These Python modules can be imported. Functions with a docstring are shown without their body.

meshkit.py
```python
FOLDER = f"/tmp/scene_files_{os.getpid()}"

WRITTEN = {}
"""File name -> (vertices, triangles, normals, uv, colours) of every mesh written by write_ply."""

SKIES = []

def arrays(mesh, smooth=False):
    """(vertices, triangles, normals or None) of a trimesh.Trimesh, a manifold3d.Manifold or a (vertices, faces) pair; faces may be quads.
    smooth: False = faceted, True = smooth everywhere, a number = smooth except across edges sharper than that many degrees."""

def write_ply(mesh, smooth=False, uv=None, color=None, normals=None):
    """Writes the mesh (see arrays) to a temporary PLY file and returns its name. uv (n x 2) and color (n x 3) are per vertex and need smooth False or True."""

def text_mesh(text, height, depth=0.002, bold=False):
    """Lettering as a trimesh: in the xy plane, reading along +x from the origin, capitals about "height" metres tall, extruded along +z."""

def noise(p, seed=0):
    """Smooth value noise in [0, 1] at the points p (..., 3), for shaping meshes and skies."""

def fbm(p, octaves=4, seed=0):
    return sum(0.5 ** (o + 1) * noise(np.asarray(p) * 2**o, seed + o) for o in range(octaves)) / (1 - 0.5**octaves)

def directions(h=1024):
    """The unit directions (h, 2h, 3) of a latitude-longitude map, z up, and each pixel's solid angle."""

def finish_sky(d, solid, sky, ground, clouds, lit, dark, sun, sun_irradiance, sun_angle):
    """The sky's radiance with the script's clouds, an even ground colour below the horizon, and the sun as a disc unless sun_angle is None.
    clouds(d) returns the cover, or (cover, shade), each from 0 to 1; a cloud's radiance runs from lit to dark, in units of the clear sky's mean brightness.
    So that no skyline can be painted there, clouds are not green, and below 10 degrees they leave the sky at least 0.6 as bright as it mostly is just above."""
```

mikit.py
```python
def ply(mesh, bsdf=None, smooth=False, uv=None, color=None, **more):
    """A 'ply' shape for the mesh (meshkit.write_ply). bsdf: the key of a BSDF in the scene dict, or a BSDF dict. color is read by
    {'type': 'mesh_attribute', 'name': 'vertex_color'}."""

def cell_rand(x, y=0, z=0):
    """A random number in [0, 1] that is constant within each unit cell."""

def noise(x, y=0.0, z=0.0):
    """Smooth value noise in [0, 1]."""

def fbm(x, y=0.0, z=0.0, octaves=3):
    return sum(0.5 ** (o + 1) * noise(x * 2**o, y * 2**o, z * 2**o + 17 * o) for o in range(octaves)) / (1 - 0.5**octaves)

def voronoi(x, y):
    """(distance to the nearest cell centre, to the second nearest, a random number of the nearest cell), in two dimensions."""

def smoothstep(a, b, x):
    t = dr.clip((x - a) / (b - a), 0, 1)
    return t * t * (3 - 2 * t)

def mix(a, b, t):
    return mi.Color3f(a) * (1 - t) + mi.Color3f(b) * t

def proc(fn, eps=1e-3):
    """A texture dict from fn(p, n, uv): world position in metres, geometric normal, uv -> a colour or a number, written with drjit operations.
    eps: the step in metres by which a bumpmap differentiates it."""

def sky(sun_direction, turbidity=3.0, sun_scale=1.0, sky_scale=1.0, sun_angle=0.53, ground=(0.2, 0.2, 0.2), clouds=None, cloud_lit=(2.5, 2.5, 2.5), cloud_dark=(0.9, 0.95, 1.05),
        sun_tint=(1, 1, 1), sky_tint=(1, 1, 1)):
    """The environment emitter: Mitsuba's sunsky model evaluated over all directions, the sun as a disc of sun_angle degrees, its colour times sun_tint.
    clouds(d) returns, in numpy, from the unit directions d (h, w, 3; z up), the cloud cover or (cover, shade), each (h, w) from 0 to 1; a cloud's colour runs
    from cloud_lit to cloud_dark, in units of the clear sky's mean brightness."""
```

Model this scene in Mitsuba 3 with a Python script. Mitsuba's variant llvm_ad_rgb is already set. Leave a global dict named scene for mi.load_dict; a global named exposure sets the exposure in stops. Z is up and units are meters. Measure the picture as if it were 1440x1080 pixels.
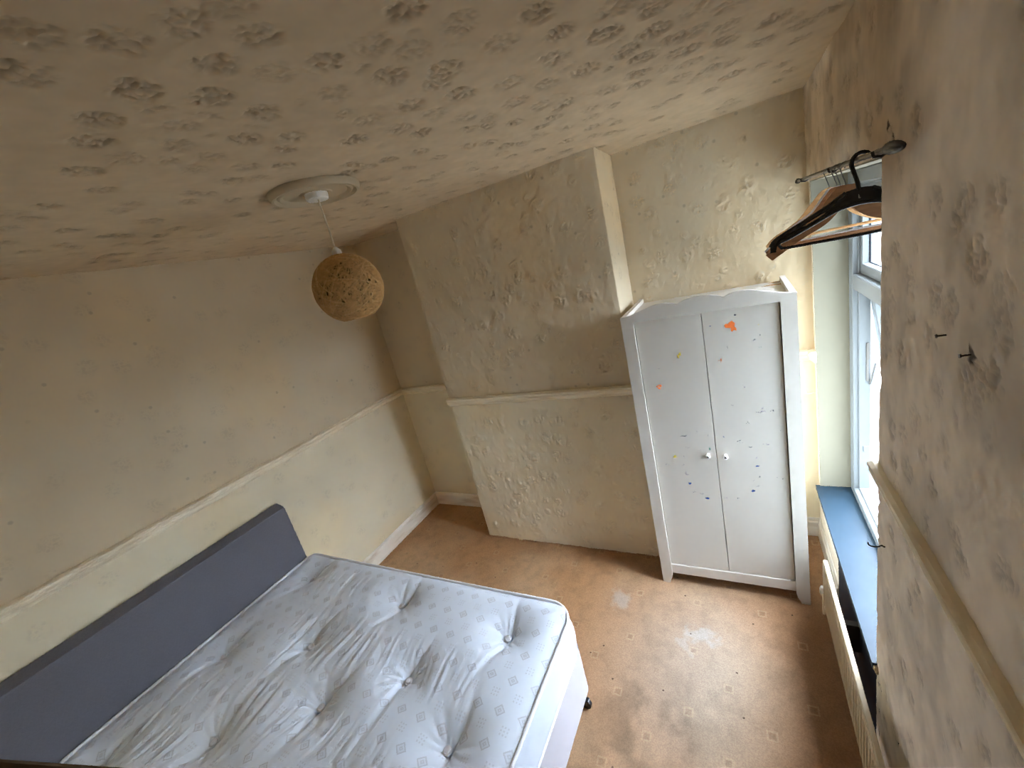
import math, random
import numpy as np
import trimesh
import drjit as dr
import mitsuba as mi
import mikit
import meshkit
from shapely.geometry import Polygon, Point
from mikit import noise, fbm, voronoi, cell_rand, smoothstep, mix, proc

T = mi.ScalarTransform4f
scene, labels = {}, {}

# ------------------------------------------------------------------ camera
CAM = np.array([2.84106, -2.76991, 2.13878])
FWD = np.array([-0.48909608, 0.82806582, -0.27402924])
DOWN = np.array([-0.0747732, -0.35281983, -0.93269885])
scene['camera'] = {'type': 'perspective', 'fov': math.degrees(2 * math.atan(720 / 578.49)), 'fov_axis': 'x', 'near_clip': 0.02,
                   'to_world': T().look_at(origin=CAM.tolist(), target=(CAM + FWD).tolist(), up=(-DOWN).tolist())}

# ------------------------------------------------------------------ daylight (bright overcast sky seen through the window)
def cloud_cover(d):
    """Full overcast, brighter overhead than at the horizon (as overcast skies are), with faint banks of cloud."""
    n = meshkit.fbm(d * 2.5 + 7.0, 4)
    up = np.clip(d[..., 2], 0, 1)
    return np.full(d.shape[:2], 1.0), np.clip(1.0 - 1.5 * up + (n - 0.5) * 0.35, 0, 1)
scene['sky'] = mikit.sky((-0.5, 0.35, 0.8), turbidity=4.0, sun_scale=0.0, sky_scale=1.0, ground=(0.14, 0.135, 0.125), clouds=cloud_cover,
                         cloud_lit=(2.55, 2.9, 3.4), cloud_dark=(1.15, 1.32, 1.56))
exposure = 7.12

# ------------------------------------------------------------------ materials
def srgb(r, g, b):
    return [((c / 255) / 12.92 if c / 255 <= 0.04045 else ((c / 255 + 0.055) / 1.055) ** 2.4) for c in (r, g, b)]

def rgb(c):
    return {'type': 'rgb', 'value': [float(x) for x in c]}

def mat(name, color, rough=0.6, spec=0.3, bump=None, eps=1e-3, metallic=None, clearcoat=None, sheen=None):
    b = {'type': 'principled', 'base_color': color if isinstance(color, dict) else rgb(color), 'roughness': float(rough), 'specular': float(spec)}
    if metallic is not None:
        b['metallic'] = float(metallic)
    if clearcoat is not None:
        b['clearcoat'] = float(clearcoat)
    if sheen is not None:
        b['sheen'] = float(sheen)
    if bump is not None:
        b = {'type': 'bumpmap', 'arbitrary': proc(bump, eps), 'scale': 1.0, 'bsdf': b}
    scene[name] = {'type': 'twosided', 'bsdf': b}
    return name

def plane_uv(p, n):
    """Wall coordinates in metres: the two axes lying in the surface."""
    u = dr.select(dr.abs(n.x) > 0.5, p.y, p.x)
    v = dr.select(dr.abs(n.z) > 0.5, p.y, p.z)
    return u, v

def emboss(u, v, size, keep, sharp):
    """Raised, crinkled medallions of an embossed wallpaper: (mask, crinkle)."""
    wu = u + 0.02 * (noise(u * 9, v * 9, 3.0) - 0.5)
    wv = v + 0.02 * (noise(u * 9, v * 9, 8.0) - 0.5)
    d, _, k = voronoi(wu / size, wv / size)
    m = (1 - smoothstep(0.16, 0.36, d)) * smoothstep(keep - 0.12, keep + 0.12, k)
    c = dr.abs(fbm(u * sharp, v * sharp, k * 20, octaves=3) - 0.5) * 4
    return m, dr.clip(c, 0, 1)

def grain_bump(p, n, uv):
    u, v = plane_uv(p, n)
    return 0.0030 * fbm(u * 60, v * 60, 4.0, octaves=3)

# the same noise in numpy, so that the relief of the paper can be modelled in the mesh
def np_cell(x, y, z):
    with np.errstate(over='ignore'):
        x, y, z = ((np.floor(q).astype(np.int64) + 1000000).astype(np.uint32) for q in (x, y, z))
        h = x * np.uint32(374761393) + y * np.uint32(668265263) + z * np.uint32(2147483647)
        h = (h ^ (h >> np.uint32(13))) * np.uint32(1274126177)
        return ((h ^ (h >> np.uint32(16))) & np.uint32(0xFFFFFF)) / 16777215.0

def np_noise(x, y, z):
    x, y, z = np.broadcast_arrays(np.asarray(x, float), np.asarray(y, float), np.asarray(z, float))
    i = [np.floor(q) for q in (x, y, z)]
    t = [(q - a) ** 2 * (3 - 2 * (q - a)) for q, a in zip((x, y, z), i)]
    def e(b, c):
        p, q = np_cell(i[0], i[1] + b, i[2] + c), np_cell(i[0] + 1, i[1] + b, i[2] + c)
        return p + (q - p) * t[0]
    f, g = e(0, 0), e(1, 0)
    f = f + (g - f) * t[1]
    h, k = e(0, 1), e(1, 1)
    h = h + (k - h) * t[1]
    return f + (h - f) * t[2]

def np_fbm(x, y, z, octaves=3):
    return sum(0.5 ** (o + 1) * np_noise(x * 2 ** o, y * 2 ** o, z * 2 ** o + 17 * o) for o in range(octaves)) / (1 - 0.5 ** octaves)

def np_step(a, b, x):
    t = np.clip((x - a) / (b - a), 0, 1)
    return t * t * (3 - 2 * t)

def np_emboss(u, v, size, keep, sharp):
    wu = u + 0.02 * (np_noise(u * 9, v * 9, 3.0) - 0.5)
    wv = v + 0.02 * (np_noise(u * 9, v * 9, 8.0) - 0.5)
    x, y = wu / size, wv / size
    d, k = np.full(x.shape, 9.0), np.zeros(x.shape)
    for a in (-1, 0, 1):
        for b in (-1, 0, 1):
            cx, cy = np.floor(x) + a, np.floor(y) + b
            q = np.hypot(cx + np_cell(cx, cy, 1 + 0 * cx) - x, cy + np_cell(cx, cy, 2 + 0 * cx) - y)
            k = np.where(q < d, np_cell(cx, cy, 3 + 0 * cx), k)
            d = np.minimum(d, q)
    m = (1 - np_step(0.16, 0.36, d)) * np_step(keep - 0.12, keep + 0.12, k)
    c = np.abs(np_fbm(u * sharp, v * sharp, k * 20, 3) - 0.5) * 4
    return m, np.clip(c, 0, 1)

def paper_relief(u, v):
    m, c = np_emboss(u, v, 0.15, 0.40, 62.0)
    m2, c2 = np_emboss(u + 3.1, v + 1.7, 0.09, 0.60, 80.0)
    return 0.0062 * m * (1 - c) + 0.0052 * m2 * (1 - c2) + 0.0050 * np_fbm(u * 42, v * 28, 4.0, 2) + 0.003 * np_noise(u * 4, v * 4, 1.0)

def soft_relief(u, v):
    m, c = np_emboss(u, v, 0.15, 0.60, 62.0)
    return 0.0030 * m * (1 - c) + 0.0022 * np_fbm(u * 38, v * 38, 4.0, 2) + 0.002 * np_noise(u * 3, v * 3, 1.0)

CEILING_MEDALLIONS = [(2.00, -2.41), (1.88, -2.39), (1.90, -2.25), (1.93, -2.13), (2.05, -2.18), (2.17, -2.17), (2.08, -2.08), (1.77, -2.12), (1.67, -2.08), (1.75, -2.26), (1.64, -2.24), (1.91, -2.00), (1.76, -1.96), (2.04, -2.32), (2.13, -2.27), (2.21, -2.24), (2.06, -1.92), (1.52, -1.97), (1.57, -1.85), (1.61, -1.75), (1.44, -1.82), (1.45, -2.20), (2.16, -2.02), (1.62, -1.98), (1.56, -2.15), (1.48, -1.75), (2.41, -1.89), (2.53, -1.78), (2.61, -1.55), (2.71, -1.44), (2.73, -1.56), (2.67, -1.65), (2.26, -1.99), (2.29, -1.90), (2.42, -1.75), (2.48, -1.55), (2.51, -1.39), (2.63, -1.39), (2.66, -1.30), (2.19, -1.86), (2.11, -1.70), (1.99, -1.74), (2.11, -1.58), (2.13, -1.46), (1.98, -1.60), (1.99, -1.50), (1.86, -1.67), (2.62, -1.18), (2.61, -1.06), (2.52, -1.14), (2.34, -1.54), (2.40, -1.42), (2.23, -1.73), (2.28, -1.77), (2.23, -1.62), (2.05, -1.01), (2.09, -0.95), (1.99, -0.92), (2.33, -1.28), (2.18, -0.96), (2.40, -0.91), (2.36, -0.76), (2.37, -2.02), (2.75, -1.33), (2.75, -1.21), (2.73, -0.95), (2.29, -1.40), (2.81, -1.45), (2.88, -1.38), (2.87, -1.25), (2.79, -1.32), (2.87, -1.14), (2.99, -1.14), (2.97, -0.98), (2.77, -1.20), (2.77, -1.07), (2.88, -0.88), (2.79, -0.85), (3.13, -1.01), (3.08, -0.98), (2.82, -0.91), (2.89, -0.73)]
WALL_MEDALLIONS = [(-1.48, 1.88), (-1.69, 1.86), (-1.78, 1.96), (-1.60, 1.77), (-1.79, 1.76), (-1.65, 1.67), (-1.53, 1.55), (-1.70, 1.55), (-1.31, 1.74), (-1.50, 1.38), (-1.42, 1.68), (-1.85, 1.77), (-1.63, 1.87), (-1.87, 1.86), (-1.86, 1.91), (-1.35, 1.81), (-1.80, 1.71)]

def medallions(u, v, spots, r, keep, size, sharp):
    """Crinkled medallions at the given spots, and random ones elsewhere: (mask, crinkle)."""
    m, c = np_emboss(u, v, size, keep, sharp)
    near = np.zeros(u.shape)
    at = np.zeros(u.shape)
    wob = 0.016 * (np_noise(u * 30, v * 30, 2.0) - 0.5)
    for k, (a, b) in enumerate(spots):
        d = np.hypot(u - a, v - b)
        near = np.maximum(near, 1 - np_step(r * 1.2, r * 2.2, d))
        at = np.maximum(at, (1 - np_step(r * 0.65, r * 1.1, d + wob)) * (0.75 + 0.25 * math.sin(k * 7.0)))
    m = np.maximum(m * (1 - near), at)
    c = np.clip(np.abs(np_fbm(u * sharp, v * sharp, 3.0, 3) - 0.5) * 4, 0, 1)
    return m, c

def ceiling_marks(u, v):
    return medallions(u, v, CEILING_MEDALLIONS, 0.046, 0.45, 0.125, 70.0)

def ceiling_relief(u, v):
    m, c = ceiling_marks(u, v)
    return 0.009 - 0.0085 * m * np_step(0.10, 0.75, c) + 0.0026 * np_fbm(u * 48, v * 48, 2.0, 2) + 0.004 * np_noise(u * 4, v * 4, 5.0)

def ceiling_stain_shade(u, v):
    m, c = ceiling_marks(u, v)
    s = np_fbm(u * 1.6, v * 1.6, 21.0, 3)[..., None]
    b = np.array(srgb(184, 164, 134)) * (1 - s) + np.array(srgb(196, 178, 149)) * s
    return b * (1 - 0.24 * m * np_step(0.10, 0.75, c))[..., None] * (1.07 - 0.14 * np_fbm(u * 26, v * 26, 9.0, 3))[..., None]  # medallion hollows darkened: dirt plus crevice shade put into the colour

def right_marks(u, v):
    return medallions(u, v, WALL_MEDALLIONS, 0.045, 0.25, 0.12, 72.0)

def right_relief(u, v):
    m, c = right_marks(u, v)
    return 0.005 - 0.0045 * m * np_step(0.10, 0.75, c) + 0.0032 * np_fbm(u * 48, v * 48, 7.0, 3) + 0.004 * np_noise(u * 5, v * 3, 2.0)

def right_stain(u, v):
    m, c = right_marks(u, v)
    t = np_step(1.235, 1.25, v)[..., None]
    b = np.array(srgb(230, 221, 205)) * (1 - t) + np.array(srgb(232, 222, 206)) * t
    b = b * (1.05 - 0.22 * np_step(0.36, 0.72, np_fbm(u * 7, v * 4.5, 31.0, 4)))[..., None] * (1.09 - 0.20 * np_fbm(u * 30, v * 24, 4.0, 3))[..., None]
    brown_top = (np_step(0.35, 0.75, np_fbm(u * 2.2, v * 3.0, 12.0, 3) + 0.9 * (v - 2.22)) * np_step(-1.75, -1.25, u))[..., None]  # browner patches high on the wall, towards the window end
    b = b * (1 - brown_top) + b * np.array([0.62, 0.54, 0.44]) * brown_top
    for y, z, r in ((-1.30, 2.235, 0.012), (-1.335, 2.20, 0.010), (-1.786, 1.795, 0.010)):
        d = np.hypot(u - y, (v - z) * 0.6) + 0.012 * (np_noise(u * 90, v * 90, 2.0) - 0.5)
        k = (0.85 * (1 - np_step(r * 0.5, r, d)))[..., None]
        b = b * (1 - k) + np.array(srgb(40, 30, 22)) * k
    return b * (1 - 0.24 * m * np_step(0.10, 0.8, c))[..., None]

def relief_sheet(axis, at, out, a0, a1, b0, b1, fn, step, stain=None):
    """A sheet of embossed paper on the plane axis = at, standing out by fn towards out (+1 or -1)."""
    A, B = np.linspace(a0, a1, int((a1 - a0) / step) + 2), np.linspace(b0, b1, int((b1 - b0) / step) + 2)
    GA, GB = np.meshgrid(A, B, indexing='ij')
    ramp = np_step(0, 0.03, np.minimum(GA - a0, a1 - GA))
    h = at + out * (0.0008 + fn(GA, GB) * (0.25 + 0.75 * ramp if axis == 'y' else 1.0))
    P = {'x': (h, GA, GB), 'y': (GA, h, GB), 'z': (GA, GB, h)}[axis]
    P = np.stack(P, -1).reshape(-1, 3)
    i = np.arange(GA.size).reshape(GA.shape)
    q = np.stack([i[:-1, :-1], i[1:, :-1], i[1:, 1:], i[:-1, 1:]], -1).reshape(-1, 4)
    f = np.vstack([q[:, [0, 1, 2]], q[:, [0, 2, 3]]])
    m = trimesh.Trimesh(P, f, process=False)
    want = {'x': 0, 'y': 1, 'z': 2}[axis]
    if m.face_normals[0][want] * out < 0:
        m = trimesh.Trimesh(P, f[:, ::-1], process=False)
    return m if stain is None else (m, np.clip(stain(GA, GB).reshape(-1, 3), 0, 1))

def stained(sheets, backing, color):
    """Joins stained sheets and a plain backing: (mesh, colour per vertex)."""
    backing = trimesh.Trimesh(backing.triangles.reshape(-1, 3), np.arange(3 * len(backing.faces)).reshape(-1, 3), process=False)
    m = join(*[x for x, _ in sheets], backing)
    return m, np.vstack([c for _, c in sheets] + [np.tile(color, (len(backing.vertices), 1))])

UP = mi.Color3f(*srgb(214, 199, 170))
LOW = mi.Color3f(*srgb(228, 218, 190))

def wall_color(p, n, uv):
    u, v = plane_uv(p, n)
    c = mix(LOW, UP, smoothstep(1.235, 1.25, p.z))
    s = fbm(u * 2.3, v * 2.3, 11.0, octaves=3)
    c = c * (0.90 + 0.2 * s)
    c = c * mix((1, 1, 1), (1.03, 0.98, 0.90), smoothstep(0.5, 0.75, noise(u * 1.7, v * 1.7, 6.0)))
    m, k = emboss(u, v, 0.15, 0.40, 62.0)
    d, _, r = voronoi(u * 11, v * 11)
    fly = (1 - smoothstep(0.05, 0.13, d)) * smoothstep(0.86, 0.9, r)
    return c * (1 - 0.10 * m * k) * (1 - 0.22 * fly * smoothstep(1.25, 1.3, p.z))

def fine_plaster(p, n, uv):
    return 0.0012 * fbm(p.x * 70 + p.y * 31, p.z * 70, p.y * 70, octaves=2) + 0.002 * noise(p.x * 6, p.y * 6, p.z * 6)

mat('wallpaper', proc(wall_color), 0.9, 0.12, grain_bump, 1.2e-3)
VC = {'type': 'mesh_attribute', 'name': 'vertex_color'}
mat('ceiling_paper', VC, 0.9, 0.12, grain_bump, 1.2e-3)
mat('window_wall_paper', VC, 0.9, 0.12, grain_bump, 1.2e-3)
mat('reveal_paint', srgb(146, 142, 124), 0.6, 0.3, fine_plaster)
mat('outer_brick', srgb(150, 160, 170), 0.9, 0.1)
mat('hall_paint', srgb(120, 110, 95), 0.8, 0.2)

def carpet_color(p, n, uv):
    x, y = p.x, p.y
    s = fbm(x * 2.2, y * 2.2, 3.0, octaves=3)
    c = mix(srgb(188, 142, 99), srgb(202, 165, 126), smoothstep(0.35, 0.65, s))
    worn = dr.exp(-(dr.square((x - 2.55) / 0.50) + dr.square((y + 1.15) / 0.65)))
    c = mix(c, srgb(172, 161, 147), 0.75 * worn)
    c = mix(c, srgb(150, 104, 66), 0.75 * smoothstep(2.60, 3.10, x + 0.12 * (noise(y * 6, 0.5) - 0.5)))
    c = mix(c, srgb(172, 132, 94), 0.6 * smoothstep(-0.75, -0.35, y + 0.15 * (noise(x * 4, 2.5) - 0.5)))
    g = fbm(x * 9, y * 9, 13.0, octaves=3)
    grime = dr.exp(-(dr.square((x - 2.36) / 0.26) + dr.square((y + 1.52) / 0.30)))
    c = c * (1 - 0.42 * grime * smoothstep(0.30, 0.75, g))
    c = c * (1 - 0.14 * smoothstep(0.40, 0.85, fbm(x * 20, y * 20, 2.0, octaves=4)))
    # pale powdery stain
    w = 0.10 * (fbm(x * 22, y * 22, 6.0, octaves=3) - 0.5)
    d1 = dr.sqrt(dr.square((x - 2.535) / 1.2) + dr.square(y + 0.945)) + w
    d2 = dr.sqrt(dr.square((x - 2.465) * 1.0 + (y + 1.035) * 0.8) * 3 + dr.square(y + 1.035)) + w
    c = mix(c, srgb(184, 180, 173), 0.65 * dr.maximum(1 - smoothstep(0.03, 0.075, d1), 0.6 * (1 - smoothstep(0.02, 0.05, d2))))
    d3 = dr.sqrt(dr.square(x - 2.06) + dr.square(y + 0.80)) + w
    c = mix(c, srgb(196, 190, 180), 0.5 * (1 - smoothstep(0.03, 0.09, d3)))
    # woven diamond motif
    a, b = (x - 2.836) / 0.1655, (y + 1.046) / 0.160
    i, j = dr.round((a + b) * 0.5), dr.round((a - b) * 0.5)
    dx, dy = dr.abs(a - (i + j)) * 0.1655, dr.abs(b - (i - j)) * 0.160
    q = dr.maximum(dr.abs(dx), dr.abs(dy))
    kind = cell_rand(i, j, 5)
    ring = (1 - smoothstep(0.020, 0.023, q)) * smoothstep(0.013, 0.016, q) * smoothstep(0.30, 0.32, kind)
    core = (1 - smoothstep(0.010, 0.013, q)) * (0.4 + 0.6 * kind)
    c = mix(c, srgb(214, 190, 156), 0.22 * ring)
    c = mix(c, srgb(128, 100, 68), 0.32 * core)
    # little dark specks
    d, _, r = voronoi(x * 8, y * 8)
    c = mix(c, srgb(60, 44, 32), 0.8 * (1 - smoothstep(0.025, 0.05, d)) * smoothstep(0.88, 0.91, r))
    pile = noise(x * 260, y * 260, 1.0)
    return c * (0.77 + 0.23 * pile)

def carpet_bump(p, n, uv):
    return 0.0035 * noise(p.x * 230, p.y * 230) + 0.004 * noise(p.x * 14, p.y * 14, 3.0)
mat('carpet', proc(carpet_color), 0.95, 0.05, carpet_bump, 1e-3, sheen=0.3)

def trim_color(p, n, uv):
    s = fbm(p.x * 6, p.y * 6, p.z * 30, octaves=3)
    return mix(srgb(236, 226, 200), srgb(218, 204, 174), smoothstep(0.4, 0.8, s))
mat('cream_gloss', proc(trim_color), 0.4, 0.45)
def skirt_color(p, n, uv):
    s = fbm(p.x * 5, p.y * 5, p.z * 20, octaves=3)
    return mix(srgb(232, 226, 212), srgb(214, 203, 184), smoothstep(0.45, 0.8, s))
mat('skirting_gloss', proc(skirt_color), 0.4, 0.45)
mat('rose_paint', srgb(184, 168, 140), 0.6, 0.3)
mat('upvc', srgb(128, 134, 136), 0.3, 0.5)
mat('gasket', srgb(30, 34, 40), 0.6, 0.3)
def sill_color(p, n, uv):
    return mix(srgb(30, 50, 64), srgb(35, 55, 70), fbm(p.x * 9, p.y * 9, 2.0))
mat('sill_paint', proc(sill_color), 0.45, 0.45)
mat('brick_outside', srgb(150, 120, 104), 0.9, 0.1)
scene['window_glass'] = {'type': 'thindielectric', 'int_ior': 1.5}

def wardrobe_color(p, n, uv):
    s = fbm(p.x * 3, p.z * 3, p.y * 3, octaves=3)
    return mix(srgb(207, 203, 194), srgb(199, 195, 185), s)
mat('wardrobe_white', proc(wardrobe_color), 0.38, 0.45)
mat('knob_white', srgb(240, 240, 238), 0.25, 0.5)
mat('screw_dark', srgb(60, 56, 52), 0.4, 0.5)
mat('bare_board', srgb(176, 138, 100), 0.8, 0.2)
scene['paint_marks_look'] = {'type': 'twosided', 'bsdf': {'type': 'principled', 'base_color': {'type': 'mesh_attribute', 'name': 'vertex_color'}, 'roughness': 0.6}}

def headboard_color(p, n, uv):
    s = noise(p.x * 300, p.y * 300, p.z * 300)
    return mix(srgb(92, 93, 101), srgb(106, 106, 114), s)
def headboard_bump(p, n, uv):
    return 0.0006 * noise(p.x * 350, p.y * 350, p.z * 350)
mat('headboard_cloth', proc(headboard_color), 0.55, 0.35, headboard_bump, 6e-4)

def damask(p, n, uv):
    x, y = p.x - 1.25, p.y + 1.472
    up = smoothstep(0.3, 0.6, dr.abs(n.z))
    wx = x + 0.006 * (noise(x * 6, y * 6, 1.0) - 0.5)
    wy = y + 0.006 * (noise(x * 6, y * 6, 4.0) - 0.5)
    gx, gy = wx / 0.0995, wy / 0.1165
    dx, dy = (gx - dr.round(gx)) * 0.0995, (gy - dr.round(gy)) * 0.1165
    q = dr.abs(dx) / 0.026 + dr.abs(dy) / 0.024
    loz = (1 - smoothstep(0.92, 1.0, q)) * smoothstep(0.62, 0.70, q) + (1 - smoothstep(0.30, 0.40, q)) * smoothstep(0.1, 0.16, q) + 0.35 * (1 - smoothstep(0.6, 0.66, q))
    hx, hy = gx + 0.5, gy + 0.5
    ex, ey = (hx - dr.round(hx)) * 0.0995, (hy - dr.round(hy)) * 0.1165
    cx, cy = ex / 0.0125, ey / 0.0125
    fx, fy = dr.abs(cx - dr.round(cx)), dr.abs(cy - dr.round(cy))
    dots = (1 - smoothstep(0.20, 0.30, dr.maximum(fx, fy))) * (1 - smoothstep(1.4, 1.5, dr.maximum(dr.abs(cx), dr.abs(cy))))
    m = dr.clip(loz + 0.7 * dots, 0, 1) * up
    base = mix(srgb(230, 239, 250), srgb(224, 233, 245), fbm(p.x * 5, p.y * 5, p.z * 5, octaves=2))
    return mix(base, srgb(184, 188, 196), 0.50 * m)
def damask_bump(p, n, uv):
    return 0.0008 * noise(p.x * 420, p.y * 420, p.z * 420)
mat('mattress_damask', proc(damask), 0.85, 0.12, damask_bump, 8e-4, sheen=0.1)
mat('piping_tape', srgb(232, 234, 238), 0.5, 0.35)
mat('button_felt', srgb(226, 228, 234), 0.8, 0.2)
mat('divan_cloth', srgb(178, 176, 182), 0.8, 0.2, damask_bump, 8e-4)
mat('black_plastic', srgb(24, 25, 30), 0.32, 0.5)
mat('grey_white_plastic', srgb(214, 216, 218), 0.4, 0.4)
mat('white_plastic', srgb(232, 231, 226), 0.35, 0.5)
mat('cord_white', srgb(206, 196, 176), 0.6, 0.3)

def twine_color(p, n, uv):
    s = noise(p.x * 160, p.y * 160, p.z * 160)
    return mix(srgb(178, 136, 82), srgb(222, 184, 126), s)
mat('twine', proc(twine_color), 0.75, 0.2)
mat('twine_inner', srgb(88, 58, 26), 0.9, 0.1)

def wood(c1, c2, freq):
    def f(p, n, uv):
        g = fbm(p.x * 14, p.y * freq, p.z * freq, octaves=3)
        return mix(srgb(*c1), srgb(*c2), smoothstep(0.3, 0.7, g))
    return proc(f)
mat('pine_wood', wood((222, 178, 124), (206, 156, 102), 90.0), 0.45, 0.4)
mat('tan_wood', wood((186, 140, 102), (166, 120, 84), 90.0), 0.5, 0.4)
mat('dark_door_wood', wood((74, 48, 28), (54, 34, 18), 40.0), 0.5, 0.4)
mat('rail_metal', srgb(112, 106, 98), 0.35, 0.5, metallic=0.9)
mat('hook_wire', srgb(120, 118, 114), 0.3, 0.5, metallic=0.9)
mat('dark_metal', srgb(46, 40, 34), 0.45, 0.5, metallic=0.4)

def radiator_color(p, n, uv):
    s = fbm(p.y * 6, p.z * 14, 2.0, octaves=3)
    return mix(srgb(196, 182, 152), srgb(182, 166, 136), s)
mat('radiator_enamel', proc(radiator_color), 0.35, 0.45)
mat('plaster_crumb', srgb(196, 176, 146), 0.9, 0.1)

# ------------------------------------------------------------------ mesh helpers
def add(key, mesh, bsdf, smooth=False, label=None, cat=None, group=None, kind=None, color=None):
    scene[key] = mikit.ply(mesh, bsdf, smooth=smooth, color=color)
    tag(key, label, cat, group, kind)
    return key

def tag(key, label=None, cat=None, group=None, kind=None):
    d = {k: v for k, v in (('label', label), ('category', cat), ('group', group), ('kind', kind)) if v}
    if d:
        labels[key] = d

def struct(key, mesh, bsdf, label, cat='wall', smooth=False):
    return add(key, mesh, bsdf, smooth, label, cat if '__' not in key else None, None, 'structure')

def join(*ms):
    return trimesh.util.concatenate([m for m in ms])

def box(x0, x1, y0, y1, z0, z1, b=0.0):
    """A box with chamfered edges."""
    if b <= 0:
        m = trimesh.creation.box(extents=(x1 - x0, y1 - y0, z1 - z0))
        m.apply_translation(((x0 + x1) / 2, (y0 + y1) / 2, (z0 + z1) / 2))
        return m
    pts = []
    for sx in (0, 1):
        for sy in (0, 1):
            for sz in (0, 1):
                c = np.array([(x0, x1)[sx], (y0, y1)[sy], (z0, z1)[sz]], float)
                s = np.array([1 - 2 * sx, 1 - 2 * sy, 1 - 2 * sz]) * b
                pts += [c + s * (0, 1, 1), c + s * (1, 0, 1), c + s * (1, 1, 0)]
    return trimesh.Trimesh(pts).convex_hull

def prism(poly, depth, axes, origin):
    """Extrudes a 2-D polygon: axes = (axis of u, axis of v, axis of depth) as vectors."""
    poly = poly if isinstance(poly, Polygon) else Polygon(poly)
    m = trimesh.creation.extrude_polygon(poly, depth, engine='earcut')
    A = np.eye(4)
    A[:3, 0], A[:3, 1], A[:3, 2], A[:3, 3] = axes[0], axes[1], axes[2], origin
    m.apply_transform(A)
    if np.linalg.det(A[:3, :3]) < 0:
        m.invert()
    return m

EX, EY, EZ = np.eye(3)

def sweep_profile(profile, p0, p1, out):
    """A moulding: profile points (distance from the wall, height) carried from p0 to p1; out points from the wall into the room."""
    p0, p1 = np.array(p0, float), np.array(p1, float)
    d = p1 - p0
    L = np.linalg.norm(d)
    return prism(profile, L, (np.array(out, float), EZ, d / L), p0)

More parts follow.
